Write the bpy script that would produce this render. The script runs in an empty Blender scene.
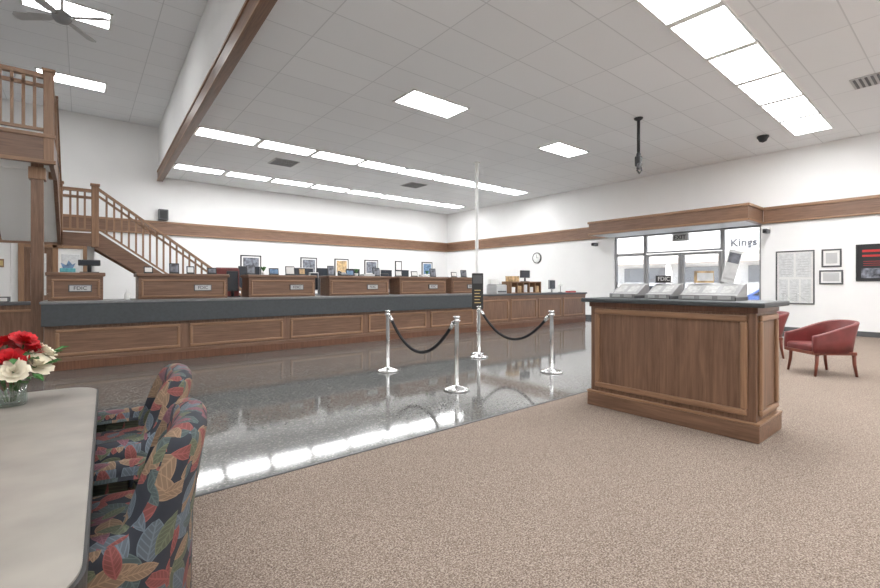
import bpy, bmesh, math, random
from mathutils import Matrix, Vector
random.seed(7)
S=bpy.context.scene
COL=S.collection

# ---------------------------------------------------------------- materials
def newmat(name):
    m=bpy.data.materials.new(name); m.use_nodes=True
    nt=m.node_tree; b=nt.nodes.get('Principled BSDF')
    return m,nt,b
def plain(name,col,rough=0.6,metal=0.0,spec=0.5,var=0.04,scale=6.0,bump=0.0,bscale=200):
    m,nt,b=newmat(name)
    b.inputs['Roughness'].default_value=rough; b.inputs['Metallic'].default_value=metal
    b.inputs['Specular IOR Level'].default_value=spec
    tc=nt.nodes.new('ShaderNodeTexCoord'); n=nt.nodes.new('ShaderNodeTexNoise'); n.inputs['Scale'].default_value=scale
    n.inputs['Detail'].default_value=3
    r=nt.nodes.new('ShaderNodeValToRGB')
    a=[max(0,c*(1-var)) for c in col]; c2=[min(1,c*(1+var)) for c in col]
    r.color_ramp.elements[0].position=.3; r.color_ramp.elements[1].position=.7
    r.color_ramp.elements[0].color=(*a,1); r.color_ramp.elements[1].color=(*c2,1)
    nt.links.new(tc.outputs['Object'],n.inputs['Vector']); nt.links.new(n.outputs['Fac'],r.inputs['Fac'])
    nt.links.new(r.outputs['Color'],b.inputs['Base Color'])
    if bump>0:
        n2=nt.nodes.new('ShaderNodeTexNoise'); n2.inputs['Scale'].default_value=bscale
        bp=nt.nodes.new('ShaderNodeBump'); bp.inputs['Strength'].default_value=bump; bp.inputs['Distance'].default_value=.01
        nt.links.new(tc.outputs['Object'],n2.inputs['Vector']); nt.links.new(n2.outputs['Fac'],bp.inputs['Height']); nt.links.new(bp.outputs['Normal'],b.inputs['Normal'])
    return m
def emis(name,col,st):
    m,nt,b=newmat(name)
    b.inputs['Base Color'].default_value=(*col,1)
    b.inputs['Emission Color'].default_value=(*col,1); b.inputs['Emission Strength'].default_value=st
    return m
def wood(name,axis,c1,c2,rough=.38):
    m,nt,b=newmat(name)
    tc=nt.nodes.new('ShaderNodeTexCoord'); mp=nt.nodes.new('ShaderNodeMapping')
    sc=[24,24,24]; sc[axis]=1.2
    mp.inputs['Scale'].default_value=sc
    n=nt.nodes.new('ShaderNodeTexNoise'); n.inputs['Scale'].default_value=1.6; n.inputs['Detail'].default_value=6; n.inputs['Roughness'].default_value=.65; n.inputs['Distortion'].default_value=.6
    r=nt.nodes.new('ShaderNodeValToRGB'); r.color_ramp.elements[0].position=.30; r.color_ramp.elements[1].position=.70
    r.color_ramp.elements[0].color=(*c1,1); r.color_ramp.elements[1].color=(*c2,1)
    L=nt.links.new
    L(tc.outputs['Object'],mp.inputs['Vector']); L(mp.outputs['Vector'],n.inputs['Vector']); L(n.outputs['Fac'],r.inputs['Fac']); L(r.outputs['Color'],b.inputs['Base Color'])
    b.inputs['Roughness'].default_value=rough
    return m
WD1=(.125,.064,.038); WD2=(.26,.148,.093)
wood_x=wood('wood_grain_x',0,WD1,WD2); wood_y=wood('wood_grain_y',1,WD1,WD2); wood_z=wood('wood_grain_z',2,WD1,WD2)
WL1=(.22,.118,.064); WL2=(.36,.21,.122)
wl_x=wood('wood_light_x',0,WL1,WL2); wl_y=wood('wood_light_y',1,WL1,WL2); wl_z=wood('wood_light_z',2,WL1,WL2)
wood_dark=wood('wood_dark',2,(.10,.04,.02),(.20,.09,.05))
mahog=wood('mahogany',2,(.12,.03,.018),(.24,.07,.04))
white=plain('wall_paint_white',(.85,.845,.835),.85,var=.015,scale=1.5,bump=.05,bscale=90)
whitep=plain('white_plastic',(.82,.82,.80),.5)
black=plain('black_plastic',(.02,.02,.022),.4)
dgrey=plain('dark_grey',(.09,.09,.095),.5)
slate=plain('slate_laminate',(.055,.062,.068),.42,var=.12,scale=20)
ctop=plain('counter_top_grey',(.20,.205,.21),.3,var=.1,scale=15)
greyp=plain('grey_plastic',(.30,.30,.30),.45)
lgrey=plain('light_grey',(.52,.52,.52),.45)
slip=plain('slip_paper',(.42,.42,.41),.7,var=.2,scale=30)
chrome=plain('brushed_steel',(.72,.72,.72),.22,metal=1.0,var=.02)
alum=plain('aluminium_frame',(.34,.34,.34),.4,metal=.3)
velvet=plain('rope_velvet',(.012,.012,.014),.8,bump=.3)
leather=plain('burgundy_leather',(.17,.032,.03),.4,var=.15,scale=8)
paper=plain('paper_white',(.8,.8,.78),.7)
docp=plain('document_paper',(.68,.69,.69),.7,var=.12,scale=14)
paperblue=plain('paper_blue',(.15,.25,.4),.6,var=.5,scale=12)
papertan=plain('paper_tan',(.55,.38,.2),.6,var=.5,scale=10)
photo_dark=plain('photo_print',(.16,.17,.2),.4,var=.9,scale=9)
red=plain('red_print',(.5,.03,.03),.5)
gold=plain('gold_letter',(.6,.45,.2),.4)
teal=plain('teal_tissue',(.1,.35,.4),.6,var=.3,scale=20)
screen=plain('monitor_screen',(.03,.035,.045),.2)
asphalt=plain('asphalt_outside',(.5,.5,.5),.9)
stucco=plain('stucco_outside',(.84,.82,.78),.9)
roofb=plain('storefront_brown',(.55,.48,.43),.8)
carpaint=plain('car_paint_silver',(.5,.52,.55),.3)
carred=plain('car_paint_blue',(.06,.1,.25),.3)
leaf=plain('leaf_green',(.05,.16,.04),.5,var=.5,scale=30)
petred=plain('petal_red',(.55,.012,.02),.55,var=.35,scale=25)
petwht=plain('petal_cream',(.82,.76,.62),.6,var=.1,scale=25)
stem=plain('stem_green',(.08,.2,.05),.6)
lightm=emis('light_diffuser',(.98,.99,1.0),19.0)

def glassmat(name,tint=(1,1,1),gl=.06):
    m=bpy.data.materials.new(name); m.use_nodes=True; nt=m.node_tree; nt.nodes.clear()
    o=nt.nodes.new('ShaderNodeOutputMaterial'); mx=nt.nodes.new('ShaderNodeMixShader')
    t=nt.nodes.new('ShaderNodeBsdfTransparent'); t.inputs['Color'].default_value=(*tint,1)
    g=nt.nodes.new('ShaderNodeBsdfGlossy'); g.inputs['Roughness'].default_value=.02
    mx.inputs[0].default_value=gl
    nt.links.new(t.outputs[0],mx.inputs[1]); nt.links.new(g.outputs[0],mx.inputs[2]); nt.links.new(mx.outputs[0],o.inputs[0])
    return m
glass=glassmat('window_glass'); vglass=glassmat('vase_glass',(.9,.95,.93),.15)

def mk_carpet():
    m,nt,b=newmat('carpet_speckled'); L=nt.links.new
    tc=nt.nodes.new('ShaderNodeTexCoord')
    n=nt.nodes.new('ShaderNodeTexNoise'); n.inputs['Scale'].default_value=130; n.inputs['Detail'].default_value=3; n.inputs['Roughness'].default_value=.7
    r=nt.nodes.new('ShaderNodeValToRGB'); e=r.color_ramp.elements
    e[0].position=.36; e[0].color=(.12,.088,.07,1); e[1].position=.64; e[1].color=(.47,.395,.335,1)
    k=e.new(.5); k.color=(.265,.207,.168,1)
    n2=nt.nodes.new('ShaderNodeTexNoise'); n2.inputs['Scale'].default_value=1.2
    mx=nt.nodes.new('ShaderNodeMix'); mx.data_type='RGBA'; mx.blend_type='MULTIPLY'; mx.inputs[0].default_value=.12
    L(tc.outputs['Object'],n.inputs['Vector']); L(tc.outputs['Object'],n2.inputs['Vector']); L(n.outputs['Fac'],r.inputs['Fac'])
    L(r.outputs['Color'],mx.inputs[6]); L(n2.outputs['Fac'],mx.inputs[7]); L(mx.outputs[2],b.inputs['Base Color'])
    bp=nt.nodes.new('ShaderNodeBump'); bp.inputs['Strength'].default_value=.35; bp.inputs['Distance'].default_value=.006
    L(n.outputs['Fac'],bp.inputs['Height']); L(bp.outputs['Normal'],b.inputs['Normal'])
    b.inputs['Roughness'].default_value=.95; b.inputs['Specular IOR Level'].default_value=.1
    return m
carpet=mk_carpet()
def mk_terrazzo():
    m,nt,b=newmat('terrazzo_polished'); L=nt.links.new
    tc=nt.nodes.new('ShaderNodeTexCoord')
    v=nt.nodes.new('ShaderNodeTexVoronoi'); v.inputs['Scale'].default_value=75
    r=nt.nodes.new('ShaderNodeValToRGB'); e=r.color_ramp.elements
    e[0].position=0; e[0].color=(.27,.265,.25,1); e[1].position=1; e[1].color=(.155,.155,.15,1)
    k=e.new(.2); k.color=(.165,.162,.152,1); k=e.new(.75); k.color=(.12,.12,.117,1)
    sep=nt.nodes.new('ShaderNodeSeparateColor')
    L(tc.outputs['Object'],v.inputs['Vector']); L(v.outputs['Color'],sep.inputs[0]); L(sep.outputs[0],r.inputs['Fac'])
    L(r.outputs['Color'],b.inputs['Base Color'])
    n=nt.nodes.new('ShaderNodeTexNoise'); n.inputs['Scale'].default_value=1.6; n.inputs['Detail'].default_value=2
    mr=nt.nodes.new('ShaderNodeMapRange'); mr.inputs[3].default_value=.03; mr.inputs[4].default_value=.10
    L(tc.outputs['Object'],n.inputs['Vector']); L(n.outputs['Fac'],mr.inputs[0]); L(mr.outputs[0],b.inputs['Roughness'])
    bp=nt.nodes.new('ShaderNodeBump'); bp.inputs['Strength'].default_value=.03; bp.inputs['Distance'].default_value=.015
    L(n.outputs['Fac'],bp.inputs['Height']); L(bp.outputs['Normal'],b.inputs['Normal'])
    b.inputs['IOR'].default_value=1.85
    return m
terrazzo=mk_terrazzo()
def mk_ceiling():
    m,nt,b=newmat('ceiling_tiles'); L=nt.links.new
    tc=nt.nodes.new('ShaderNodeTexCoord'); br=nt.nodes.new('ShaderNodeTexBrick')
    br.offset=0; br.squash=1
    br.inputs['Scale'].default_value=1; br.inputs['Brick Width'].default_value=1.5; br.inputs['Row Height'].default_value=.75
    br.inputs['Mortar Size'].default_value=.010; br.inputs['Mortar Smooth'].default_value=.2
    br.inputs['Color1'].default_value=(.88,.89,.90,1); br.inputs['Color2'].default_value=(.85,.86,.87,1); br.inputs['Mortar'].default_value=(.68,.69,.70,1)
    L(tc.outputs['Object'],br.inputs['Vector']); L(br.outputs['Color'],b.inputs['Base Color'])
    b.inputs['Roughness'].default_value=.9
    return m
ceilm=mk_ceiling()
def mk_floral():
    m,nt,b=newmat('leaf_pattern_upholstery'); L=nt.links.new; N=nt.nodes.new
    def math_(op,a,c=None,clamp=False):
        n=N('ShaderNodeMath'); n.operation=op; n.use_clamp=clamp
        for i,v in enumerate((a,c)):
            if v is None: continue
            if isinstance(v,(int,float)): n.inputs[i].default_value=v
            else: L(v,n.inputs[i])
        return n.outputs[0]
    tc=N('ShaderNodeTexCoord')
    sn=N('ShaderNodeSeparateXYZ'); L(tc.outputs['Normal'],sn.inputs[0]); so=N('ShaderNodeSeparateXYZ'); L(tc.outputs['Object'],so.inputs[0])
    ax,ay,az=[math_('ABSOLUTE',sn.outputs[i]) for i in range(3)]
    fy=math_('GREATER_THAN',ay,ax); fz=math_('GREATER_THAN',az,.75)
    def comb(a,c):
        q=N('ShaderNodeCombineXYZ'); L(a,q.inputs[0]); L(c,q.inputs[1]); return q.outputs[0]
    X,Y,Z=so.outputs
    def mixv(f,a,c):
        q=N('ShaderNodeMix'); q.data_type='VECTOR'; L(f,q.inputs[0]); L(a,q.inputs[4]); L(c,q.inputs[5]); return q.outputs[1]
    P=mixv(fz,mixv(fy,comb(Y,Z),comb(X,Z)),comb(X,Y))
    def layer(scale,off,cols,Lh,Wh,vein):
        ad=N('ShaderNodeVectorMath'); ad.operation='ADD'; L(P,ad.inputs[0]); ad.inputs[1].default_value=(off,off*.7,0)
        v=N('ShaderNodeTexVoronoi'); v.voronoi_dimensions='2D'; v.inputs['Scale'].default_value=scale; v.inputs['Randomness'].default_value=.8; L(ad.outputs[0],v.inputs['Vector'])
        sb=N('ShaderNodeVectorMath'); sb.operation='SUBTRACT'; L(ad.outputs[0],sb.inputs[0]); L(v.outputs['Position'],sb.inputs[1])
        sc=N('ShaderNodeVectorMath'); sc.operation='SCALE'; L(sb.outputs[0],sc.inputs[0]); sc.inputs['Scale'].default_value=scale
        cc=N('ShaderNodeSeparateColor'); L(v.outputs['Color'],cc.inputs[0])
        rt=N('ShaderNodeVectorRotate'); rt.rotation_type='Z_AXIS'; L(sc.outputs[0],rt.inputs['Vector']); L(math_('MULTIPLY',cc.outputs[1],6.283),rt.inputs['Angle'])
        sp=N('ShaderNodeSeparateXYZ'); L(rt.outputs[0],sp.inputs[0]); x=sp.outputs[0]; y=math_('ABSOLUTE',sp.outputs[1])
        xn=math_('DIVIDE',x,Lh); pr=math_('MULTIPLY',math_('SUBTRACT',1,math_('MULTIPLY',xn,xn)),Wh)
        mask=math_('LESS_THAN',y,pr)
        edge=math_('GREATER_THAN',y,math_('SUBTRACT',pr,.03))
        mid=math_('LESS_THAN',y,.02)
        sv=math_('GREATER_THAN',math_('SINE',math_('MULTIPLY',math_('SUBTRACT',x,y),vein)),.78)
        vv=math_('MAXIMUM',math_('MAXIMUM',edge,mid),sv)
        r=N('ShaderNodeValToRGB'); r.color_ramp.interpolation='CONSTANT'; e=r.color_ramp.elements
        e[0].position=0; e[0].color=(*cols[0],1); e[1].position=(len(cols)-1)/len(cols); e[1].color=(*cols[-1],1)
        for i,c in enumerate(cols[1:-1]): k=e.new((i+1)/len(cols)); k.color=(*c,1)
        L(cc.outputs[0],r.inputs['Fac'])
        s2=N('ShaderNodeVectorMath'); s2.operation='SCALE'; L(r.outputs['Color'],s2.inputs[0]); L(math_('ADD',1,math_('MULTIPLY',vv,.5)),s2.inputs['Scale'])
        return s2.outputs[0],mask
    cols=[(.17,.05,.045),(.085,.095,.06),(.085,.105,.125),(.19,.125,.08),(.13,.055,.07),(.055,.075,.075)]
    base=(.022,.026,.036,1); cur=None
    for (s_,o_,c_,l_,w_,vn) in ((8.5,0,cols,.62,.34,38),(8,3.37,cols[::-1],.56,.28,42),(9.5,7.9,cols[2:]+cols[:2],.5,.22,46)):
        c,mk=layer(s_,o_,c_,l_,w_,vn)
        q=N('ShaderNodeMix'); q.data_type='RGBA'; L(mk,q.inputs[0])
        if cur is None: q.inputs[6].default_value=base
        else: L(cur,q.inputs[6])
        L(c,q.inputs[7]); cur=q.outputs[2]
    L(cur,b.inputs['Base Color']); b.inputs['Roughness'].default_value=.8
    return m
floral=mk_floral()
tabletop=plain('table_laminate',(.27,.245,.215),.34,var=.2,scale=4)
tableedge=plain('table_edge_dark',(.03,.03,.03),.4)

# ---------------------------------------------------------------- mesh builder
class MB:
    def __init__(s,name):
        s.name=name; s.bm=bmesh.new(); s.mats=[]; s.M=Matrix.Identity(4)
    def mi(s,mat):
        if mat not in s.mats: s.mats.append(mat)
        return s.mats.index(mat)
    def add(s,t,mat,smooth=False):
        i=s.mi(mat)
        for f in t.faces: f.material_index=i; f.smooth=smooth
        t.transform(s.M)
        me=bpy.data.meshes.new('tmp'); t.to_mesh(me); t.free(); s.bm.from_mesh(me); bpy.data.meshes.remove(me)
    def box(s,x0,x1,y0,y1,z0,z1,mat,bev=0,seg=2):
        t=bmesh.new(); bmesh.ops.create_cube(t,size=1)
        for v in t.verts:
            v.co=Vector(((x0+x1)/2+v.co.x*(x1-x0),(y0+y1)/2+v.co.y*(y1-y0),(z0+z1)/2+v.co.z*(z1-z0)))
        if bev>0: bmesh.ops.bevel(t,geom=list(t.edges),offset=bev,segments=seg,profile=.5,affect='EDGES')
        s.add(t,mat,False)
    def cyl(s,p0,p1,r0,mat,r1=None,seg=20,smooth=True):
        s.tube([p0,p1],[r0,r0 if r1 is None else r1],mat,seg)
    def tube(s,pts,r,mat,seg=12,cap=True):
        pts=[Vector(p) for p in pts]; n=len(pts)
        if not isinstance(r,(list,tuple)): r=[r]*n
        t=bmesh.new(); rings=[]
        up=None
        for i,p in enumerate(pts):
            d=(pts[min(i+1,n-1)]-pts[max(i-1,0)]).normalized()
            if up is None:
                a=Vector((0,0,1)) if abs(d.z)<.9 else Vector((1,0,0))
                up=(a-d*a.dot(d)).normalized()
            else: up=(up-d*up.dot(d)).normalized()
            w=d.cross(up)
            rings.append([t.verts.new(p+(up*math.cos(2*math.pi*k/seg)+w*math.sin(2*math.pi*k/seg))*r[i]) for k in range(seg)])
        for i in range(n-1):
            for k in range(seg):
                t.faces.new((rings[i][k],rings[i][(k+1)%seg],rings[i+1][(k+1)%seg],rings[i+1][k]))
        if cap:
            t.faces.new(rings[0][::-1]); t.faces.new(rings[-1])
        bmesh.ops.recalc_face_normals(t,faces=list(t.faces))
        s.add(t,mat,True)
    def lathe(s,c,prof,mat,seg=28):
        t=bmesh.new(); rings=[]
        for r,z in prof:
            rings.append([t.verts.new((c[0]+max(r,1e-4)*math.cos(2*math.pi*k/seg),c[1]+max(r,1e-4)*math.sin(2*math.pi*k/seg),c[2]+z)) for k in range(seg)])
        for i in range(len(prof)-1):
            for k in range(seg): t.faces.new((rings[i][k],rings[i][(k+1)%seg],rings[i+1][(k+1)%seg],rings[i+1][k]))
        t.faces.new(rings[0][::-1]); t.faces.new(rings[-1])
        bmesh.ops.recalc_face_normals(t,faces=list(t.faces))
        s.add(t,mat,True)
    def sphere(s,c,r,mat,u=16,v=10):
        t=bmesh.new(); bmesh.ops.create_uvsphere(t,u_segments=u,v_segments=v,radius=1)
        if not isinstance(r,(tuple,list)): r=(r,r,r)
        for q in t.verts: q.co=Vector((c[0]+q.co.x*r[0],c[1]+q.co.y*r[1],c[2]+q.co.z*r[2]))
        s.add(t,mat,True)
    def prism(s,poly,axis,lo,hi,mat,bev=0):
        def P(a,b,c):
            return {'z':(a,b,c),'y':(a,c,b),'x':(c,a,b)}[axis]
        t=bmesh.new()
        A=[t.verts.new(P(a,b,lo)) for a,b in poly]; B=[t.verts.new(P(a,b,hi)) for a,b in poly]
        t.faces.new(A); t.faces.new(B[::-1]); n=len(poly)
        for i in range(n): t.faces.new((A[i],A[(i+1)%n],B[(i+1)%n],B[i]))
        bmesh.ops.recalc_face_normals(t,faces=list(t.faces))
        if bev>0: bmesh.ops.bevel(t,geom=list(t.edges),offset=bev,segments=2,profile=.5,affect='EDGES')
        s.add(t,mat)
    def quad(s,ps,mat):
        t=bmesh.new(); t.faces.new([t.verts.new(p) for p in ps]); s.add(t,mat)
    def text(s,txt,M,size,mat,extr=.004,bold=0.0):
        c=bpy.data.curves.new('t','FONT'); c.body=txt; c.size=size; c.extrude=extr; c.offset=bold; c.align_x='CENTER'; c.align_y='CENTER'
        o=bpy.data.objects.new('t',c); COL.objects.link(o)
        bpy.context.view_layer.update()
        dg=bpy.context.evaluated_depsgraph_get(); me=bpy.data.meshes.new_from_object(o.evaluated_get(dg))
        t=bmesh.new(); t.from_mesh(me); t.transform(M); bpy.data.objects.remove(o); bpy.data.meshes.remove(me); bpy.data.curves.remove(c)
        s.add(t,mat)
    def done(s):
        vs=[v.co for v in s.bm.verts]
        lo=Vector([min(v[i] for v in vs) for i in range(3)]); hi=Vector([max(v[i] for v in vs) for i in range(3)])
        c=Vector(((lo.x+hi.x)/2,(lo.y+hi.y)/2,lo.z))
        s.bm.transform(Matrix.Translation(-c))
        me=bpy.data.meshes.new(s.name); s.bm.to_mesh(me); s.bm.free()
        for m in s.mats: me.materials.append(m)
        o=bpy.data.objects.new(s.name,me); o.location=c; COL.objects.link(o)
        return o
def basis(x,y,pos):
    x=Vector(x); y=Vector(y); z=x.cross(y)
    M=Matrix((x,y,z)).transposed().to_4x4(); M.translation=Vector(pos); return M
def face_negY(pos): return basis((1,0,0),(0,0,1),pos)
def face_negX(pos): return basis((0,-1,0),(0,0,1),pos)
def mould(mb,M,w,h,bw=.05,th=.022,mh=None,mv=None,inner=None):
    old=mb.M; mb.M=old@M
    a=w/2; b=h/2
    for (x0,x1,y0,y1,m) in ((-a,a,b-bw,b,mh),(-a,a,-b,-b+bw,mh),(-a,-a+bw,-b+bw,b-bw,mv),(a-bw,a,-b+bw,b-bw,mv)):
        mb.box(x0,x1,y0,y1,-.002,th,m,min(.012,bw*.3))
    if inner: mb.box(-a+bw,a-bw,-b+bw,b-bw,-.002,.006,inner)
    mb.M=old

# ---------------------------------------------------------------- room
CZ=5.15; UZ=6.9; BY=18.5; RX=15.5; LX=-4.0; FY=-4.0
sx=lambda y: 1.93+.0226*(y-5.85)
b=MB('floor'); b.box(LX,RX,3.15,BY,-.1,0,terrazzo); b.box(LX,RX,FY,3.15,-.1,.006,carpet)
b.box(LX,RX,3.13,3.16,0,.012,dgrey,.003); b.done()
b=MB('wall_back'); b.box(LX-.2,RX+.2,BY,BY+.2,-.1,UZ+.1,white); b.done()
b=MB('wall_left'); b.box(LX-.2,LX,FY,BY,-.1,UZ+.1,white); b.done()
b=MB('wall_rear'); b.box(LX-.2,RX+.2,FY-.2,FY,-.1,UZ+.1,white); b.done()
WY0,WY1,WZ=4.15,8.75,3.1
b=MB('wall_right')
b.box(RX,RX+.2,FY,WY0,-.1,CZ+.1,white); b.box(RX,RX+.2,WY1,BY,-.1,CZ+.1,white); b.box(RX,RX+.2,WY0,WY1,WZ,CZ+.1,white); b.done()
b=MB('ceiling'); b.prism([(sx(FY)-.02,FY),(RX,FY),(RX,BY),(sx(BY)-.02,BY)],'z',CZ,CZ+.1,ceilm)
b.prism([(LX,FY),(sx(FY),FY),(sx(BY),BY),(LX,BY)],'z',UZ,UZ+.1,ceilm); b.done()
b=MB('soffit_beam')
def sb(o0,o1,z0,z1,m): b.prism([(sx(FY)+o0,FY),(sx(FY)+o1,FY),(sx(BY)+o1,BY),(sx(BY)+o0,BY)],'z',z0,z1,m)
sb(-.1,0,5.3,UZ,white); sb(-.13,.03,5.0,5.36,wood_y); sb(-.15,-.12,5.31,5.36,wl_y); sb(-.15,-.12,5.0,5.04,wl_y); b.done()
b=MB('trim_1')
b.box(LX,RX,BY-.04,BY,3.1,3.58,wood_x); b.box(LX,RX,BY-.07,BY,3.5,3.58,wl_x,.01); b.box(LX,RX,BY-.07,BY,3.1,3.15,wl_x,.01); b.done()
b=MB('trim_2')
for y0,y1 in ((FY,4.08),(9.02,BY-.05)):
    b.box(RX-.04,RX,y0,y1,3.1,3.58,wood_y); b.box(RX-.07,RX,y0,y1,3.5,3.58,wl_y,.01); b.box(RX-.07,RX,y0,y1,3.1,3.15,wl_y,.01)
b.done()
b=MB('baseboard_right'); b.box(RX-.03,RX,FY,WY0,0.006,.14,dgrey,.005); b.box(RX-.03,RX,WY1,BY,0,.14,dgrey,.005); b.done()
b=MB('baseboard_back'); b.box(.2,RX-.04,BY-.03,BY,0,.14,dgrey,.005); b.done()
b=MB('entrance_canopy')
b.box(14.2,RX-.001,4.1,9.0,3.14,3.5,wood_y)
b.box(14.16,RX-.001,4.06,9.04,3.5,3.58,wl_y,.012); b.box(14.17,RX-.001,4.07,9.03,3.10,3.16,wl_y,.01)
b.box(14.3,RX-.001,4.2,8.9,3.09,3.12,whitep); b.done()

# ---------------------------------------------------------------- storefront
def frame_rect(mb,y0,y1,z0,z1,w,mat,x0=RX+.05,x1=RX+.15):
    mb.box(x0,x1,y0,y0+w,z0,z1,mat,.006); mb.box(x0,x1,y1-w,y1,z0,z1,mat,.006)
    mb.box(x0,x1,y0+w,y1-w,z0,z0+w,mat,.006); mb.box(x0,x1,y0+w,y1-w,z1-w,z1,mat,.006)
    mb.box((x0+x1)/2-.006,(x0+x1)/2+.006,y0+w,y1-w,z0+w,z1-w,glass)
b=MB('window_1'); frame_rect(b,WY0,5.18,0,WZ,.06,alum); b.done()
b=MB('window_2'); frame_rect(b,7.62,WY1,0,2.42,.06,alum); frame_rect(b,7.62,WY1,2.42,WZ,.05,alum); b.done()
b=MB('window_3'); frame_rect(b,5.18,7.62,2.42,WZ,.06,alum); b.done()
for i,(a,c) in enumerate(((5.2,6.39),(6.41,7.6))):
    b=MB('door_%d'%(i+1)); frame_rect(b,a,c,.01,2.4,.09,alum)
    b.box(RX+.05,RX+.15,a+.09,c-.09,.1,.28,alum)
    b.tube([(RX+.05,a+.12,1.05),(RX,a+.12,1.05),(RX,c-.12,1.05),(RX+.05,c-.12,1.05)],.018,chrome,8); b.done()
b=MB('exit_sign'); b.box(RX-.05,RX+.06,6.15,6.65,2.78,3.02,lgrey,.01)
b.text('EXIT',face_negX((RX-.055,6.4,2.9)),.19,dgrey,.004,.004); b.done()

# exterior
b=MB('parking_lot_ground'); b.box(RX+.2,60,-30,50,-.25,-.1,asphalt); b.done()
b=MB('store_building_across_street')
b.box(32,36,-12,30,-.1,6.5,stucco); b.box(31.0,32,-12,30,2.75,3.1,roofb)
for y in range(-10,30,4): 
    b.box(31.9,32,y,y+3.2,.3,2.5,greyp); b.box(31.1,31.4,y+3.5,y+3.8,-.1,2.75,stucco)
b.box(31.85,32,7.4,11.0,3.4,4.5,whitep)
b.text('Kings',face_negX((31.82,9.42,3.92)),.66,dgrey,.02,.008); b.done()
def car(name,x,y,mat):
    b=MB(name); b.M=Matrix.Translation((x,y,-.1))
    body=[(-2.2,.3),(-2.2,.75),(-1.5,.9),(-.9,1.4),(.8,1.42),(1.5,.95),(2.15,.85),(2.2,.3)]
    b.prism(body,'x',-.85,.85,mat,.06)
    win=[(-1.35,.92),(-.85,1.33),(.75,1.35),(1.3,.95)]
    b.prism(win,'x',-.87,.87,black)
    for yy in (-1.4,1.4):
        for xx in (-.8,.8): b.cyl((xx-.1,yy,.32),(xx+.1,yy,.32),.32,black); b.cyl((xx-.12,yy,.32),(xx+.12,yy,.32),.18,chrome)
    b.done()
car('parked_car',24,10.5,carpaint); car('parked_car',24,5.2,carred)

# ---------------------------------------------------------------- ceiling lights and added fill panels
def light_row(x0,x1,y0,y1,z,n,gap=.05,m=lightm,rot=0):  # builds the visible fixtures and also the added, unseen fill panels
    b=MB('ceiling_light_or_fill_panel'); p=(x1-x0)/n
    if rot: b.M=Matrix.Translation((11,2.65,0))@Matrix.Rotation(math.radians(rot),4,'Z')@Matrix.Translation((-11,-2.65,0))
    for i in range(n):
        a=x0+i*p; b.box(a+gap,a+p-gap,y0+.03,y1-.03,z-.02,z-.008,m)
        b.box(a,a+gap,y0,y1,z-.03,z-.001,whitep); b.box(a+p-gap,a+p,y0,y1,z-.03,z-.001,whitep)
    b.box(x0,x1,y0,y0+.03,z-.025,z-.001,whitep); b.box(x0,x1,y1-.03,y1,z-.025,z-.001,whitep)
    b.done()
light_row(2.15,14.4,11.9,12.6,CZ,8,.07)
light_row(2.25,14.6,16.0,16.65,CZ,8,.09)
light_row(3.7,14.15,2.27,3.02,CZ,7,.07,rot=.9)
light_row(5.0,6.5,7.0,7.73,CZ,1)
light_row(9.85,11.3,7.15,7.85,CZ,1)
light_row(-.95,.5,11.3,12.0,UZ,1)
light_row(-.95,.55,15.3,16.0,UZ,1)
light_row(2.5,14.5,-2.2,-1.5,CZ,8)  # unseen row behind the camera, added as fill light
light_row(-3.2,.8,2.0,2.7,UZ,3)  # fill row added overhead, out of frame
light_row(-3.2,.8,-2.0,-1.3,UZ,3)  # another added fill row, unseen behind the camera
light_row(-3.8,-2.4,10.8,11.8,3.41,1,.03,emis('added_fill_glow_low',(1,.99,.97),12))  # unseen glowing panel added to brighten the space under the mezzanine

def vent(x,y,z,w=.6,name='ceiling_vent'):
    b=MB(name); b.box(x-w/2,x+w/2,y-w/2,y+w/2,z-.02,z-.002,lgrey,.004)
    n=7
    for i in range(n):
        yy=y-w/2+.06+i*(w-.12)/(n-1); b.box(x-w/2+.04,x+w/2-.04,yy-.018,yy+.018,z-.03,z-.018,dgrey)
    b.done()
vent(4.9,13.8,CZ,.75); vent(9.9,13.8,CZ,.75); vent(11.4,1.3,CZ,.6)
b=MB('security_dome_camera'); b.lathe((13.6,3.6,CZ-.16),[(.02,0),(.08,.03),(.11,.1),(.13,.12),(.13,.159)],black); b.done()
b=MB('hanging_ceiling_camera')
X,Y=9.9,5.0
b.lathe((X,Y,CZ-.06),[(.05,0),(.09,.03),(.1,.059)],black)
b.cyl((X,Y,4.35),(X,Y,CZ-.02),.035,black); b.cyl((X+.05,Y+.04,4.5),(X+.05,Y+.04,CZ-.02),.012,dgrey,seg=8)
b.sphere((X,Y,4.3),(.05,.05,.08),black); b.box(X-.06,X+.06,Y-.07,Y+.07,4.04,4.28,black,.03)
b.cyl((X-.03,Y-.03,4.08),(X-.12,Y-.06,3.97),.045,dgrey); b.tube([(X+.08,Y,4.1),(X+.1,Y-.02,3.95),(X,Y-.02,3.88),(X-.08,Y,3.95)],.02,black,8); b.done()
b=MB('ceiling_fan'); X,Y,Z=-.28,10.5,6.2
b.cyl((X,Y,Z),(X,Y,UZ-.001),.025,whitep); b.lathe((X,Y,Z-.14),[(.03,0),(.1,.02),(.14,.08),(.14,.16),(.06,.22)],greyp)
b.lathe((X,Y,UZ-.09),[(.03,0),(.09,.06),(.09,.089)],whitep)
for k in range(4):
    b.M=Matrix.Translation((X,Y,Z-.04))@Matrix.Rotation(math.radians(-35+90*k),4,'Z')@Matrix.Rotation(math.radians(14),4,'X')
    b.prism([(.12,-.03),(.25,-.07),(.75,-.09),(.8,-.05),(.8,.05),(.75,.09),(.25,.07),(.12,.03)],'z',-.006,.006,lgrey)
b.M=Matrix.Identity(4); b.done()

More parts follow.
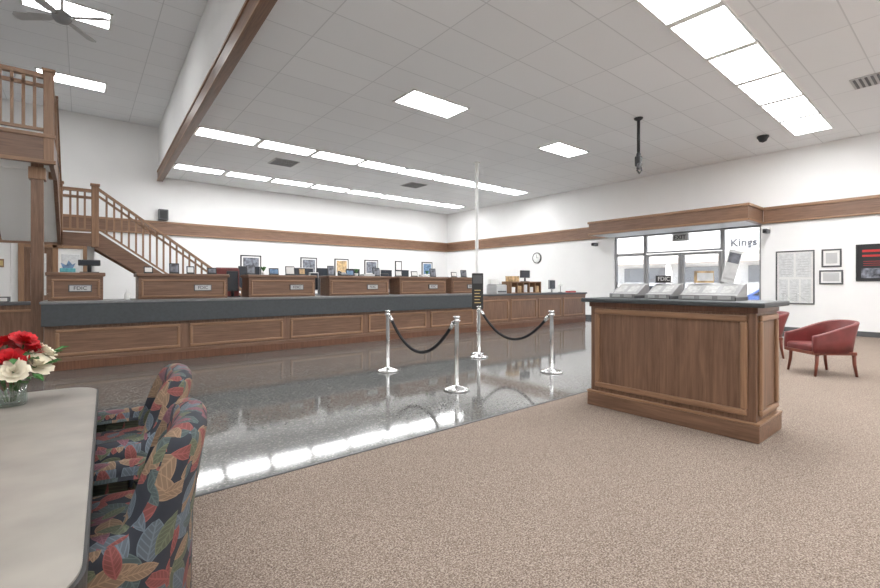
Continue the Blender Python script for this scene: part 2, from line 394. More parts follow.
# ---------------------------------------------------------------- teller counter
b=MB('teller_counter')
X0,X1,X2=-.45,8.64,14.1; YF=9.08
b.box(X0,X2,YF,YF+.75,.14,1.0,wood_z); b.box(X0+.02,X2-.02,YF-.02,YF+.7,0,.14,wood_dark,.005)
b.box(X0-.03,X1,YF-.1,YF+.85,.70,1.04,slate,.004); b.box(X0-.05,X1+.02,YF-.12,YF+.9,1.04,1.08,ctop,.01)
b.box(X1+.02,X2+.04,YF-.06,YF+.8,1.0,1.05,dgrey,.01)
b.box(X0,X2,YF-.025,YF,.14,.2,wood_x,.008); b.box(X1+.02,X2,YF-.02,YF,.94,1.0,wood_x,.006)
x=-.32
while x<8.2:
    w=1.69 if x+1.69<8.6 else 8.55-x
    if w>.4: mould(b,face_negY((x+w/2,YF,.43)),w,.42,.05,.028,wl_x,wl_z,wood_x)
    x+=1.84
x=8.8
while x<13.6:
    mould(b,face_negY((x+.6,YF,.57)),1.2,.62,.045,.025,wl_x,wl_z,wood_z); x+=1.32
b.done()
def station(x0,x1,fd=True):
    b=MB('teller_station_cabinet'); y0=9.36; y1=9.86
    b.box(x0,x1,y0,y1,1.081,1.5,wood_x,.006); b.box(x0-.03,x1+.03,y0-.04,y1+.03,1.48,1.54,wood_x,.012)
    mould(b,face_negY(((x0+x1)/2,y0,1.27)),x1-x0-.08,.32,.035,.02,wl_x,wl_z,None)
    w=.30; px=x0+(x1-x0)*.70 if x1-x0>1 else (x0+x1)/2+.05
    b.box(px-w/2,px+w/2,y0-.02,y0+.01,1.22,1.34,dgrey,.004); b.box(px-w/2+.015,px+w/2-.015,y0-.024,y0-.018,1.235,1.325,lgrey)
    b.text('FDIC',face_negY((px,y0-.026,1.28)),.08,dgrey,.001,.001)
    b.done()
for a,c in ((-.42,.28),(.77,2.22),(2.62,4.02),(4.36,5.95),(6.27,7.8),(8.0,9.05)): station(a,c)

def monitor(x,y,z,w=.5,h=.34,rot=0,mat=black,name='computer_monitor'):
    b=MB(name); b.M=Matrix.Translation((x,y,z))@Matrix.Rotation(rot,4,'Z')
    b.box(-w/2,w/2,-.03,.03,.12,.12+h,mat,.012); b.box(-w/2+.02,w/2-.02,-.034,-.028,.14,.10+h,screen)
    b.cyl((0,0,0.01),(0,0,.14),.03,mat); b.box(-.13,.13,-.09,.09,0.001,.015,mat,.004); b.done()
ZT=1.541
monitor(.1,9.6,ZT,.3,.10)
b=MB('tissue_box'); b.box(-.28,-.08,9.5,9.62,ZT,ZT+.07,teal,.008)
b.prism([(-.24,ZT+.06),(-.27,ZT+.16),(-.2,ZT+.12),(-.17,ZT+.2),(-.12,ZT+.13),(-.08,ZT+.16),(-.12,ZT+.06)],'y',9.55,9.56,paperblue); b.done()
def frame_on(x,y,z,w,h,mat,fm=black,name='desk_sign_holder'):
    b=MB(name); b.M=Matrix.Translation((x,y,z))@Matrix.Rotation(-.15,4,'X')
    b.box(-w/2,w/2,-.01,.01,.012,h,fm,.003); b.box(-w/2+.015,w/2-.015,-.014,-.009,.03,h-.02,mat)
    b.M=Matrix.Translation((x,y,z)); b.box(-w/2,w/2,-.03,.05,0,.014,fm,.003); b.done()
frame_on(1.35,9.6,ZT,.16,.2,photo_dark); frame_on(1.62,9.6,ZT,.13,.15,paper); frame_on(2.0,9.62,ZT,.16,.13,photo_dark)
for x in (3.2,3.55,5.0,6.9,8.3): frame_on(x,9.6,ZT,.2,.15 if x!=3.55 else .2,paper if int(x*10)%2 else paperblue)
for x,w,h,m in ((2.75,.18,.2,photo_dark),(3.85,.15,.17,papertan),(4.55,.16,.24,photo_dark),(5.78,.2,.22,photo_dark),(6.45,.2,.16,paper),(7.6,.2,.24,photo_dark),(8.75,.22,.22,photo_dark),(.95,.14,.13,paper)):
    frame_on(x,9.68,ZT,w,h,m)
b=MB('coin_tray'); b.box(5.3,5.6,9.45,9.7,ZT,ZT+.05,lgrey,.01); b.box(5.33,5.57,9.48,9.67,ZT+.05,ZT+.055,dgrey); b.done()
b=MB('calculator'); b.prism([(9.5,ZT),(9.5,ZT+.03),(9.68,ZT+.07),(9.68,ZT)],'x',7.1,7.28,lgrey,.004); b.quad([(7.12,9.55,ZT+.046),(7.26,9.55,ZT+.046),(7.26,9.66,ZT+.069),(7.12,9.66,ZT+.069)],dgrey); b.done()
def plant(x,y,z):
    b=MB('potted_plant'); b.lathe((x,y,z),[(.03,0),(.045,.07),(.04,.07)],whitep)
    for k in range(18):
        a=k*2.4; c=Vector((x,y,z+.07)); d=Vector((math.cos(a)*.6,math.sin(a)*.6,1)).normalized(); s_=d.cross(Vector((0,0,1))).normalized()
        b.quad([c,c+d*.06+s_*.02,c+d*.13,c+d*.06-s_*.02],leaf)
    b.done()
plant(2.98,9.6,ZT); plant(5.25,9.75,ZT); plant(7.4,9.7,ZT)
b=MB('telephone'); b.prism([(9.45,ZT),(9.45,ZT+.03),(9.65,ZT+.09),(9.65,ZT)],'x',4.7,4.88,black,.006); b.tube([(4.72,9.5,ZT+.07),(4.72,9.55,ZT+.095),(4.72,9.6,ZT+.105),(4.72,9.64,ZT+.1)],[.022,.014,.014,.022],dgrey,8); b.done()
b=MB('hand_sanitizer_bottle'); b.lathe((.6,9.2,1.081),[(.035,0),(.04,.02),(.04,.1),(.015,.13),(.012,.15)],whitep); b.cyl((.6,9.2,1.23),(.6,9.2,1.26),.006,whitep,seg=8); b.box(.585,.63,9.19,9.21,1.255,1.27,whitep); b.done()
for x in (2.43,4.19,6.12): monitor(x,9.84,1.081,.22,.42,0,[black,lgrey,black][int(x)%3])
b=MB('teller_back_credenza'); b.box(2.5,11,15.2,15.9,.0,.95,wood_z,.01); b.box(2.45,11.05,15.15,15.95,.95,1.0,dgrey,.01)
for i in range(9):
    mould(b,face_negY((3.0+i*.93,15.2,.5)),.85,.75,.04,.02,wl_x,wl_z,None)
b.done()
for x,m,w in ((4.35,black,.7),(6.2,lgrey,.8),(6.95,black,.5),(8.2,black,.6),(9.7,lgrey,.6),(10.5,black,.7)): monitor(x,15.5,1.001,w,.82,0.1,m)
def teller_chair(x,y,rot,mat,h):
    b=MB('office_chair'); b.M=Matrix.Translation((x,y,0))@Matrix.Rotation(rot,4,'Z')
    for k in range(5):
        a=k*2*math.pi/5; b.tube([(0,0,.12),(.3*math.cos(a),.3*math.sin(a),.07)],[.03,.018],black,8); b.sphere((.3*math.cos(a),.3*math.sin(a),.035),.034,black,10,6)
    b.cyl((0,0,.1),(0,0,.72),.03,chrome); b.box(-.26,.26,-.25,.25,.72,.84,mat,.045,4)
    b.tube([(0,.22,.76),(0,.32,.85),(0,.31,1.0)],.025,black,8); b.box(-.25,.25,.24,.33,.95,h,mat,.05,4); b.done()
teller_chair(2.6,11.0,2.9,leather,1.72); teller_chair(5.3,11.2,.3,dgrey,1.55); teller_chair(9.6,11.5,-.3,dgrey,1.6)
b=MB('document_printer'); b.box(9.75,10.2,9.3,9.75,1.051,1.32,lgrey,.02); b.box(9.8,10.15,9.28,9.32,1.1,1.14,dgrey); b.box(9.8,10.15,9.6,9.72,1.32,1.5,paper,.005); b.box(9.75,10.2,9.35,9.7,1.31,1.34,greyp,.005); b.done()
b=MB('pigeonhole_organizer')
b.box(10.5,12.0,9.4,9.8,1.051,1.08,wl_x); b.box(10.5,12.0,9.78,9.8,1.051,1.42,wl_x); b.box(10.5,12.0,9.4,9.8,1.4,1.43,wl_x)
for i in range(6): b.box(10.5+i*.294,10.53+i*.294,9.4,9.8,1.051,1.42,wl_z)
for i in range(5): b.box(10.57+i*.294,10.75+i*.294,9.45,9.7,1.08,1.25+.04*(i%3),[paper,papertan,docp][i%3])
b.done()
monitor(11.4,9.6,1.431,.45,.25,0,black); monitor(12.7,9.5,1.051,.45,.32,.2,greyp)
b=MB('cardboard_box'); b.box(10.62,10.95,9.45,9.75,1.431,1.58,papertan,.004); b.box(10.61,10.96,9.44,9.76,1.57,1.6,papertan,.004); b.done()
b=MB('red_binder'); b.box(13.5,13.85,9.3,9.5,1.051,1.1,red,.005); b.box(13.52,13.83,9.32,9.48,1.1,1.13,paper); b.done()
b=MB('desk_lamp'); b.lathe((13.2,9.5,1.051),[(.08,0),(.08,.015),(.01,.02),(.01,.25)],black); b.lathe((13.2,9.5,1.28),[(.1,0),(.05,.1),(.04,.1)],whitep); b.done()
b=MB('power_pole'); b.box(9.55,9.63,9.97,10.05,0,CZ-.001,whitep,.006); b.box(9.53,9.65,9.95,10.07,0,.06,whitep,.004); b.box(9.5,9.68,9.93,10.09,CZ-.03,CZ-.001,whitep); b.done()

def poster(x,z0,z1,w,mat,y=BY):
    b=MB('framed_poster'); b.box(x-w/2,x+w/2,y-.035,y-.001,z0,z1,black,.006); b.box(x-w/2+.05,x+w/2-.05,y-.04,y-.03,z0+.05,z1-.05,paper)
    b.box(x-w/2+.10,x+w/2-.10,y-.044,y-.036,z0+.22,z1-.10,mat); b.box(x-w/2+.14,x+w/2-.2,y-.044,y-.036,z0+.12,z0+.16,dgrey); b.done()
for X,w,m in ((5.25,.8,photo_dark),(7.65,.75,photo_dark),(9.2,.7,papertan),(10.75,.75,photo_dark),(14.1,.7,paperblue),(12.3,.4,paper)):
    poster(X,1.65,2.5,w,m)
b=MB('wall_speaker'); b.box(2.1,2.4,BY-.2,BY-.001,3.62,4.0,dgrey,.02); b.box(2.14,2.36,BY-.21,BY-.195,3.66,3.96,black,.005); b.done()
b=MB('wall_clock'); b.M=basis((0,-1,0),(0,0,1),(RX-.001,12.37,2.49)); b.lathe((0,0,0),[(.24,0),(.24,.03),(.21,.045),(.205,.03)],black,32); b.lathe((0,0,0.028),[(.205,0),(.2,.003)],paper,32)
b.box(-.008,.008,0,.14,.03,.036,black); b.box(0,.09,-.006,.006,.03,.036,black)
for k in range(12):
    a=k*math.pi/6; b.box(.17*math.cos(a)-.008,.17*math.cos(a)+.008,.17*math.sin(a)-.008,.17*math.sin(a)+.008,.03,.035,black)
b.done()
for yy in (9.4,3.95):
    b=MB('security_camera'); b.box(RX-.03,RX-.002,yy-.05,yy+.05,2.9,3.0,whitep,.005); b.tube([(RX-.02,yy,2.95),(RX-.12,yy,2.95),(RX-.2,yy,2.9)],.015,whitep,8); b.box(RX-.42,RX-.12,yy-.06,yy+.06,2.8,2.92,dgrey,.02); b.cyl((RX-.45,yy,2.86),(RX-.41,yy,2.86),.045,black); b.done()

def rframe(y1,y0,z0,z1,fm,im,name='framed_certificate',fw=.04):
    b=MB(name); cy=(y0+y1)/2; cz=(z0+z1)/2
    b.box(RX-.02,RX-.001,y0,y1,z0,z1,im); mould(b,face_negX((RX-.02,cy,cz)),y1-y0,z1-z0,fw,.02,fm,fm,None); return b
b=rframe(3.79,2.92,.79,2.28,dgrey,paper,'framed_notice_board',.035)
for (y0,y1,z0,z1) in ((3.0,3.33,1.55,2.2),(3.38,3.71,1.55,2.2),(3.0,3.22,.87,1.48),(3.26,3.47,.87,1.48),(3.51,3.71,.87,1.48)):
    b.box(RX-.03,RX-.018,y0,y1,z0,z1,docp)
    for i in range(int((z1-z0)/.07)-2): b.box(RX-.033,RX-.028,y0+.04,y1-.04-.05*(i%2),z0+.06+i*.07,z0+.075+i*.07,lgrey)
b.box(RX-.045,RX-.042,2.95,3.76,.82,2.25,glass)
b.done()
b=rframe(2.78,2.37,1.8,2.28,dgrey,paper); b.box(RX-.025,RX-.018,2.46,2.69,1.9,2.18,lgrey); b.done()
b=rframe(2.83,2.34,1.34,1.72,dgrey,paper); b.box(RX-.025,RX-.018,2.42,2.75,1.42,1.64,lgrey); b.done()
b=rframe(2.1,1.3,1.42,2.36,black,black,'framed_bank_poster',.03)
b.box(RX-.026,RX-.018,1.42,1.98,2.16,2.22,red); b.box(RX-.026,RX-.018,1.6,1.98,2.04,2.09,red); b.box(RX-.026,RX-.018,1.4,2.0,1.5,1.75,photo_dark)
for i in range(3): b.box(RX-.026,RX-.018,1.5,1.96,1.82+i*.05,1.83+i*.05,red)
b.done()

# ---------------------------------------------------------------- door on back wall
b=MB('door_3')
for x in (-1.5,-.72,.03): b.box(x,x+.14,BY-.1,BY-.001,0,2.62,wl_z,.01)
b.box(-1.36,.03,BY-.1,BY-.001,2.48,2.62,wl_x,.01)
b.box(-1.36,-.72,BY-.06,BY-.001,0.005,2.48,wood_z,.004); b.box(-.58,.03,BY-.06,BY-.001,0.005,2.48,whitep,.004)
b.box(-1.22,-.86,BY-.07,BY-.05,1.0,2.3,docp,.004); b.box(-.5,-.05,BY-.07,BY-.05,.3,1.1,lgrey,.01); b.box(-.5,-.05,BY-.07,BY-.05,1.25,2.3,docp,.01)
b.sphere((-.8,BY-.1,1.05),.035,chrome); b.done()
b=MB('wall_plaque'); b.box(-1.98,-1.78,BY-.03,BY-.001,1.85,2.1,wl_z,.006); b.box(-1.93,-1.83,BY-.035,BY-.028,1.9,2.05,gold); b.done()
b=MB('wood_partition_counter'); b.box(-3.95,-.55,12.35,12.9,0,.92,wood_z,.006); b.box(-3.95,-.5,12.3,12.95,.92,.98,dgrey,.01)
for i in range(3): mould(b,face_negY((-1.05-i*1.05,12.35,.48)),.95,.7,.05,.025,wl_x,wl_z,None)
b.done()
b=MB('paper_tray'); b.box(-1.5,-1.15,12.45,12.75,.981,1.0,dgrey); b.box(-1.47,-1.18,12.47,12.73,1.0,1.04,paper); b.box(-1.5,-1.15,12.45,12.75,1.07,1.09,dgrey)
for x in (-1.5,-1.17):
    b.box(x,x+.02,12.45,12.47,.981,1.09,dgrey); b.box(x,x+.02,12.73,12.75,.981,1.09,dgrey)
b.done()

# ---------------------------------------------------------------- mezzanine with stairs
b=MB('mezzanine_staircase')
DZ=3.78; DY=9.6; DXR=-.36
b.box(LX+.01,-1.35,DY+.05,14.9,3.42,3.74,white); b.box(-1.36,DXR-.04,DY+.05,10.9,3.42,3.74,white)
b.box(LX+.01,DXR,DY,DY+.06,3.3,DZ,wood_x); b.box(DXR-.06,DXR,DY,10.95,3.3,DZ,wood_y)
b.box(LX+.01,DXR+.03,DY-.03,DY+.02,DZ-.06,DZ+.0,wl_x,.006); b.box(LX+.01,DXR+.03,DY-.03,DY+.02,3.3,3.36,wl_x,.006)
b.box(LX+.01,DXR,DY,14.9,3.74,3.76,dgrey)
def newel(x,y,z0,z1,w=.14):
    b.box(x-w/2,x+w/2,y-w/2,y+w/2,z0,z1,wl_z,.008); b.box(x-w/2-.02,x+w/2+.02,y-w/2-.02,y+w/2+.02,z1,z1+.05,wl_z,.01)
b.box(-.66,-.50,9.98,10.14,0,3.42,wood_z,.008); b.box(-.69,-.47,9.95,10.17,3.1,3.3,wl_z,.01)
newel(DXR-.06,DY+.06,3.3,4.80,.13)
def rail(p0,p1,h,bal=.13):
    p0=Vector(p0); p1=Vector(p1); d=p1-p0; L=Vector((d.x,d.y,0)).length; n=max(2,int(L/bal))
    hv=Vector((0,0,1)); s=Vector((-d.y,d.x,0)).normalized()
    def bar(z,w,t,m):
        a=p0+hv*z; c=p1+hv*z; tb=bmesh.new()
        V=[]
        for q in (a,c):
            for sx_,sz in ((-1,-1),(1,-1),(1,1),(-1,1)): V.append(tb.verts.new(q+s*sx_*w/2+hv*sz*t/2))
        tb.faces.new(V[:4]); tb.faces.new(V[4:][::-1])
        for i in range(4): tb.faces.new((V[i],V[(i+1)%4],V[4+(i+1)%4],V[4+i]))
        bmesh.ops.recalc_face_normals(tb,faces=list(tb.faces)); b.add(tb,m)
    m=wl_x if abs(d.x)>abs(d.y) else wl_y
    bar(h,.09,.07,m); bar(h-.16,.04,.06,m); bar(.08,.05,.05,m)
    for i in range(1,n):
        q=p0+d*(i/n); b.box(q.x-.02,q.x+.02,q.y-.02,q.y+.02,q.z+.08,q.z+h-.02,wl_z)
rail((LX+.1,DY+.06,DZ),(DXR-.1,DY+.06,DZ),.95)
rail((DXR-.06,DY+.1,DZ),(DXR-.06,10.9,DZ),.95)
newel(DXR-.06,10.95,3.3,4.80,.12)
LZ=2.5; n=8; ry=(13.0-10.95)/n; rz=(DZ-LZ)/n
for i in range(n-0):
    z=DZ-(i+1)*rz; y=10.95+i*ry; b.box(-1.3,-.42,y,y+ry+.03,z-.04,z,wood_x); b.box(-1.3,-.42,y,y+.02,z,z+rz-.02,whitep)
b.prism([(10.9,DZ+.02),(13.0,LZ+.1),(13.0,LZ-.3),(10.9,DZ-.42)],'x',-.42,-.36,wood_y)
b.prism([(10.9,DZ-.1),(13.0,LZ-.1),(13.0,LZ-.25),(10.9,DZ-.37)],'x',-1.3,-.42,white)
rail((-.39,10.98,DZ),(-.39,12.95,LZ+.05),1.0)
b.box(-1.35,.28,13.0,14.0,LZ-.12,LZ,white); b.box(-1.35,.28,12.96,13.0,LZ-.28,LZ+.02,wood_x,.005)
b.box(.24,.3,12.96,13.1,LZ-.28,LZ,wood_x)
newel(-.39,13.02,LZ-.3,LZ+1.1,.12); newel(.24,13.02,LZ-.3,LZ+1.12,.14)
rail((-.33,13.02,LZ),(.18,13.02,LZ),1.0,.12)
b.box(-1.35,-1.25,13.8,13.9,0,LZ-.12,white); b.box(.1,.24,13.8,13.95,0,LZ-.12,white)
n=15; rx=3.4/n; rz=LZ/n
for i in range(n):
    z=LZ-(i+1)*rz; x=.26+i*rx
    if z>.01: b.box(x,x+rx+.03,13.05,13.95,z-.04,z,wood_x)
    b.box(x,x+.02,13.05,13.95,z,z+rz,wood_x)
for y in (12.98,13.95):
    b.prism([(.2,LZ+.12),(3.75,-.0+.02),(3.4,0),(.2,LZ-.3)],'y',y,y+.06,wood_x)
rail((.31,13.02,LZ+.05),(3.6,13.02,.08),1.0,.14)
newel(3.66,13.02,0,1.2,.14)
b.done()

# ---------------------------------------------------------------- stanchions
SP=[(3.69,5.84),(3.71,4.24),(5.70,5.89),(5.60,4.19)]
for (x,y) in SP:
    b=MB('stanchion_post')
    b.lathe((x,y,0),[(.165,0),(.17,.012),(.165,.022),(.12,.035),(.06,.05),(.035,.06),(.028,.065),(.028,.86),(.038,.865),(.038,.89),(.03,.9),(.03,.91),(.042,.915),(.045,.93),(.042,.94),(.0,.945)],chrome,32)
    for a in range(4):
        dx,dy=math.cos(a*math.pi/2),math.sin(a*math.pi/2)
        b.tube([(x+dx*.03,y+dy*.03,.87),(x+dx*.05,y+dy*.05,.875),(x+dx*.055,y+dy*.055,.885)],.006,chrome,8)
    b.done()
def rope(a,c,sag):
    b=MB('barrier_rope'); pts=[]; n=24
    for i in range(n+1):
        t=i/n; p=Vector((a[0],a[1],0)).lerp(Vector((c[0],c[1],0)),.04+.92*t); s=4*t*(1-t); pts.append((p.x,p.y,.85-sag*s))
    b.tube(pts,.022,velvet,12); b.tube(pts[:2],.027,chrome,12); b.tube(pts[-2:],.027,chrome,12)
    for q,e in ((pts[0],a),(pts[-1],c)): 
        d=(Vector((e[0],e[1],0))-Vector((q[0],q[1],0))).normalized()
        b.tube([q,(q[0]+d.x*.01,q[1]+d.y*.01,.88)],.007,chrome,8)
    b.done()
rope(SP[0],SP[1],.46); rope(SP[2],SP[3],.43)
b=MB('queue_sign_stand'); x,y=5.98,6.22
b.lathe((x,y,0),[(.13,0),(.13,.015),(.02,.03),(.012,.04),(.012,.9)],chrome)
b.M=Matrix.Translation((x,y,0))@Matrix.Rotation(-.67,4,'Z')
b.box(-.11,.11,-.015,.015,.86,1.56,black,.006); b.box(-.09,.09,-.02,-.012,1.36,1.52,dgrey)
for i in range(5): b.box(-.06,.06-.02*(i%2),-.022,-.014,.98+i*.06,.995+i*.06,gold)
b.M=Matrix.Identity(4); b.done()

# ---------------------------------------------------------------- check writing kiosk
b=MB('check_writing_desk')
kx0,kx1,ky0,ky1=4.43,5.02,1.22,2.78; 
b.box(kx0,kx1,ky0,ky1,.14,1.15,wood_z,.006)
b.box(kx0-.03,kx1+.03,ky0-.03,ky1+.03,.006,.15,wood_y,.008)
b.box(kx0-.035,kx1+.035,ky0-.035,ky1+.035,.15,.175,wl_y,.008)
b.box(kx0-.015,kx1+.015,ky0-.015,ky1+.015,1.1,1.15,wood_dark,.006)
b.box(kx0-.08,kx1+.08,ky0-.08,ky1+.08,1.15,1.195,slate,.012)
mould(b,face_negX((kx0,(ky0+ky1)/2,.65)),ky1-ky0-.12,.86,.055,.03,wl_y,wl_z,wood_z)
mould(b,face_negY(((kx0+kx1)/2,ky0,.65)),kx1-kx0-.1,.86,.05,.03,wl_x,wl_z,wood_z)
b.done()
def holder(cx,cy,w,name='deposit_slip_holder'):
    b=MB(name); b.M=Matrix.Translation((cx,cy,1.196))
    b.prism([(-.16,0),(-.16,.05),(-.1,.055),(.08,.15),(.16,.16),(.16,0)],'y',-w/2,w/2,greyp,.006)
    n=max(2,int(w/.16)); p=(w-.03)/n
    for i in range(n):
        y=-w/2+.02+i*p
        b.quad([(-.08,y+.02,.068),(-.08,y+p-.02,.068),(.05,y+p-.02,.137),(.05,y+.02,.137)],slip)
        b.box(-.166,-.158,y+.02,y+p-.03,.01,.04,lgrey)
    b.box(-.164,.164,-w/2-.004,-w/2+.006,.0,.03,dgrey)
    b.done()
holder(4.78,2.52,.3); holder(4.78,2.14,.26); holder(4.78,1.68,.5)
b=MB('brochure_card_stand'); b.M=Matrix.Translation((4.93,1.60,1.362))@Matrix.Rotation(-.9,4,'Z')@Matrix.Rotation(.25,4,'Y')
b.box(-.06,.06,-.004,.004,0.0,.33,docp,.002); b.box(-.05,.05,-.006,-.003,.2,.3,photo_dark); b.box(-.05,.05,-.006,-.003,.03,.05,lgrey); b.done()
b=MB('brochure_stack'); b.M=Matrix.Translation((4.91,1.80,1.362))@Matrix.Rotation(-.7,4,'Z'); b.box(-.09,.09,-.02,.02,0,.12,papertan,.003); b.box(-.08,.08,-.024,-.018,.02,.10,docp); b.done()
b=MB('counter_plaque_sign'); b.M=Matrix.Translation((4.9,2.2,1.362))@Matrix.Rotation(-.7,4,'Z'); b.box(-.08,.08,-.01,.01,0,.08,black,.003); b.box(-.08,.08,-.03,.03,0,.008,black)
b.text('FDIC',face_negY((0,-.012,.042)),.06,lgrey,.002,.001); b.done()
b=MB('pen_holder'); b.lathe((4.95,2.74,1.196),[(.03,0),(.035,.08),(.03,.08)],black); b.cyl((4.95,2.74,1.21),(4.93,2.76,1.38),.005,dgrey,seg=8); b.cyl((4.95,2.74,1.21),(4.98,2.73,1.36),.005,whitep,seg=8); b.done()

# ---------------------------------------------------------------- barrel chairs
def barrel(name,x,y,rot,mat,legm,harm,hback,zb,wall,W,D,seat,legh,flare=.1,lin=False,sc=1):
    b=MB(name); b.M=Matrix.Translation((x,y,.006))@Matrix.Rotation(rot,4,'Z')@Matrix.Scale(sc,4)
    hw=W/2-wall/2; path=[]
    xs=D*.05
    for i in range(8): path.append((-D/2+ (xs+D/2)*i/8,-hw))
    N=32
    for i in range(N+1):
        a=-math.pi/2+math.pi*i/N; e=.7
        cx=math.copysign(abs(math.cos(a))**e,math.cos(a)); sy=math.copysign(abs(math.sin(a))**e,math.sin(a))
        path.append((xs+(D/2-wall/2-xs)*cx,hw*sy))
    for i in range(7,-1,-1): path.append((-D/2+(xs+D/2)*i/8,hw))
    t=bmesh.new(); rings=[]
    n=len(path)
    for i,(px,py) in enumerate(path):
        q0=path[max(i-1,0)]; q1=path[min(i+1,n-1)]
        d=Vector((q1[0]-q0[0],q1[1]-q0[1],0)).normalized(); nn=Vector((d.y,-d.x,0))
        if lin: k=(px+D/2)/D; k=k*k*(3-2*k)*.5+k*.5
        else:
            k=(.96-abs(py)/hw)/.2+ (0 if px>0 else -9); k=max(0,min(1,k)); k=k*k*(3-2*k)
        h=harm+(hback-harm)*k
        if not lin: h+=-.04*(abs(py)/hw)**3*k
        wt=wall*(1.0+.12*(1-k) if not lin else 1)
        pr=[(.5*wt,zb),(.52*wt,(zb+h)/2),(.5*wt,h-wt*.5)]
        for j in range(1,7):
            a=math.pi*j/7; pr.append((.5*wt*math.cos(a),h-wt*.5+.5*wt*math.sin(a)))
        pr+= [(-.5*wt,h-wt*.5),(-.5*wt,(seat+h)/2),(-.5*wt,seat-.08),(-.5*wt,zb)]
        ring=[]
        for o,z in pr:
            fl=flare*max(0,z-seat)*k
            ring.append(t.verts.new(Vector((px+fl,py,z))+nn*o))
        rings.append(ring)
    m=len(rings[0])
    for i in range(n-1):
        for j in range(m): t.faces.new((rings[i][j],rings[i+1][j],rings[i+1][(j+1)%m],rings[i][(j+1)%m]))
    t.faces.new(rings[0]); t.faces.new(rings[-1][::-1])
    bmesh.ops.recalc_face_normals(t,faces=list(t.faces)); b.add(t,mat,True)
    b.box(-D/2+.02,D/2-wall*.8,-hw+wall*.3,hw-wall*.3,zb+.01,seat-.09,mat,.01)
    b.box(-D/2-.01,D/2-wall*.9,-hw+wall*.45,hw-wall*.45,seat-.1,seat+.03,mat,.045,4)
    if lin:
        b.box(-D/2-.005,D/2-.06,-hw-.02,-hw+.03,zb-.03,zb+.02,legm,.005); b.box(-D/2-.005,D/2-.06,hw-.03,hw+.02,zb-.03,zb+.02,legm,.005)
        b.box(-D/2-.01,-D/2+.03,-hw,hw,zb-.03,zb+.02,legm,.005)
    for sx_ in (-1,1):
        for sy in (-1,1):
            px=sx_*(D/2-.07); py=sy*(hw-.02)
            b.tube([(px+sx_*.03,py+sy*.01,0),(px,py,legh*.5),(px-sx_*.01,py,legh)],[.018,.024,.03],legm,8)
    b.done()
barrel('upholstered_armchair',.02,2.03,-.2,floral,wood_dark,.58,.86,.1,.12,.80,.64,.45,.12,.16)
barrel('upholstered_armchair',.12,3.0,-.1,floral,wood_dark,.58,.86,.1,.12,.80,.66,.45,.12,.16)
barrel('leather_armchair',8.66,1.56,-.74,leather,mahog,.66,.90,.38,.06,.68,.72,.48,.39,.30,True,.9)
barrel('leather_armchair',9.9,2.72,-1.0,leather,mahog,.60,.84,.36,.06,.68,.72,.46,.37,.35,True)

# ---------------------------------------------------------------- table
b=MB('conference_table')
b.M=Matrix.Translation((.0,1.2,0))@Matrix.Rotation(math.radians(-1.9),4,'Z')@Matrix.Translation((0,-1.2,0))
tx0,tx1,ty0,ty1=-1.5,.0,1.06,3.32; r=.16; poly=[]
for (cx,cy,a0) in ((tx1-r,ty1-r,0),(tx0+r,ty1-r,90),(tx0+r,ty0+r,180),(tx1-r,ty0+r,270)):
    for k in range(13):
        a=math.radians(a0+90*k/12); poly.append((cx+r*math.cos(a),cy+r*math.sin(a)))
b.prism(poly,'z',.735,.752,tabletop)
def sc(p,d): 
    cx,cy=(tx0+tx1)/2,(ty0+ty1)/2; return [(cx+(x-cx)*(1+d/((tx1-tx0)/2)),cy+(y-cy)*(1+d/((ty1-ty0)/2))) for x,y in p]
b.prism(sc(poly,.008),'z',.70,.747,tableedge)
for y in (1.5,2.85):
    b.box(-.95,-.5,y-.05,y+.05,.05,.705,tableedge,.01); b.box(-1.15,-.35,y-.09,y+.09,.006,.06,tableedge,.02)
b.box(-.76,-.7,1.5,2.85,.3,.55,tableedge); b.done()

# flowers
b=MB('flower_vase_bouquet'); fx,fy,fz=-.27,3.02,.753
b.lathe((fx,fy,fz),[(.055,0),(.06,.005),(.06,.12),(.056,.12),(.056,.012),(.0,.012)],vglass,24)
b.lathe((fx,fy,fz+.012),[(.053,0),(.053,.06),(.0,.06)],glassmat('vase_water',(.85,.9,.88),.08),20)
def rose(c,d,R,mat):
    d=Vector(d).normalized(); q=d.to_track_quat('Z','Y').to_matrix().to_4x4(); old=b.M
    b.M=Matrix.Translation(c)@q
    for ring,(np_,rad,tilt,sz) in enumerate(((3,.15,1.35,.55),(5,.35,1.1,.7),(6,.55,.75,.85),(7,.7,.35,.95))):
        for k in range(np_):
            a=2*math.pi*(k+ring*.37)/np_; t=bmesh.new(); g=[]
            for i in range(4):
                row=[]
                for j in range(5):
                    u=i/3; v=(j-2)/2; w=math.sin(math.pi*(.18+.62*u))*sz*R*.55
                    rr=rad*R*.35+ u*sz*R*math.cos(tilt)+ .08*R*u*u
                    zz=-.25*R+u*sz*R*math.sin(tilt)*1.0-.12*R*ring*.5 + .1*R*v*v*(1 if ring<3 else .5)
                    row.append(t.verts.new((rr,v*w,zz)))
                g.append(row)
            for i in range(3):
                for j in range(4): t.faces.new((g[i][j],g[i][j+1],g[i+1][j+1],g[i+1][j]))
            t.transform(Matrix.Rotation(a,4,'Z')); b.add(t,mat,True)
    b.M=old
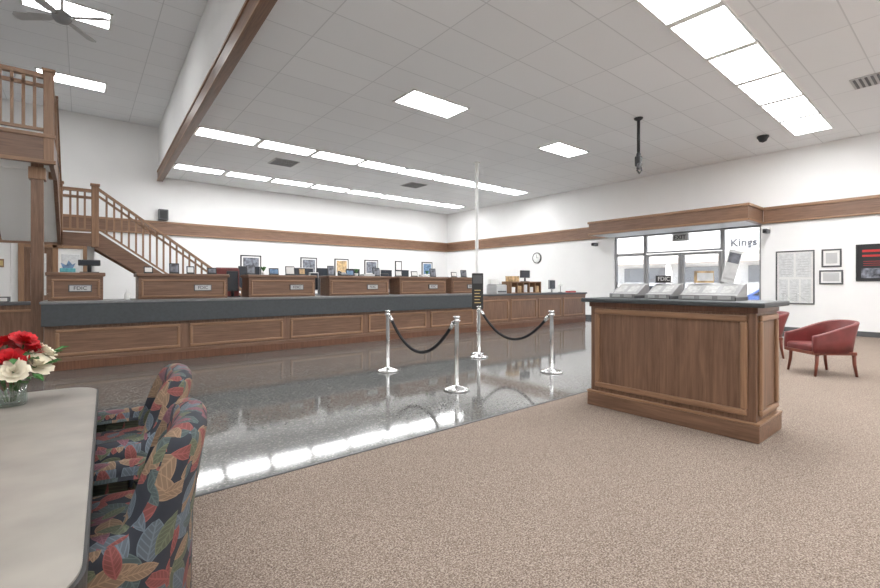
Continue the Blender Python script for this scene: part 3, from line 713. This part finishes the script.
fl=[((-.09,-.02,.27),petred,.06),((.0,-.07,.24),petred,.06),((.07,.0,.29),petred,.055),((-.02,.04,.32),petred,.06),((-.14,.06,.29),petred,.055),((.10,-.05,.21),petwht,.065),((.13,.03,.25),petwht,.055),((.04,.09,.27),petred,.055),((-.1,-.09,.21),petred,.055),((.05,-.02,.33),petred,.05),((.02,-.13,.19),petwht,.05),((-.2,-.02,.24),petred,.05)]
for (o,m,R) in fl:
    c=Vector((fx+o[0],fy+o[1],fz+o[2])); rose(c,(o[0],o[1]-.03,.12),R,m)
    b.tube([(fx+o[0]*.1,fy+o[1]*.1,fz+.02),(fx+o[0]*.3,fy+o[1]*.3,fz+.14),c-Vector((0,0,.01))],.003,stem,6)
for k in range(40):
    a=random.uniform(0,6.28); rr=random.uniform(.05,.17); z=random.uniform(.12,.28)
    c=Vector((fx+rr*math.cos(a),fy+rr*math.sin(a),fz+z)); L=random.uniform(.05,.08)
    d=Vector((math.cos(a),math.sin(a),random.uniform(-.5,.6))).normalized(); s=d.cross(Vector((0,0,1))).normalized(); u=s.cross(d)
    pts=[c,c+d*L*.35+s*L*.28,c+d*L*.7+s*L*.2+u*.005,c+d*L-u*.01,c+d*L*.7-s*L*.2+u*.005,c+d*L*.35-s*L*.28]
    b.quad(pts,leaf)
b.done()

# ---------------------------------------------------------------- world, sun, camera
w=bpy.data.worlds.new('World'); S.world=w; w.use_nodes=True; nt=w.node_tree
bg=nt.nodes['Background']; sky=nt.nodes.new('ShaderNodeTexSky'); sky.sky_type='HOSEK_WILKIE'; sky.turbidity=3; sky.sun_direction=(-.5,.2,.8)
nt.links.new(sky.outputs[0],bg.inputs[0]); bg.inputs[1].default_value=4
sd=bpy.data.lights.new('sun','SUN'); sd.energy=13; sd.angle=.01; so=bpy.data.objects.new('sun',sd); COL.objects.link(so); so.location=(20,5,12); so.rotation_euler=(math.radians(20),math.radians(-35),0)

cd=bpy.data.cameras.new('camera'); co=bpy.data.objects.new('camera',cd); COL.objects.link(co)
co.location=(0,0,1.35); co.rotation_euler=(math.pi/2,0,math.radians(-39.02))
cd.sensor_width=36; cd.lens=442/880*36; cd.shift_y=-10/880; cd.clip_start=.05; cd.clip_end=300
S.camera=co
S.view_settings.view_transform='Standard'; S.view_settings.look='None'; S.view_settings.exposure=.2
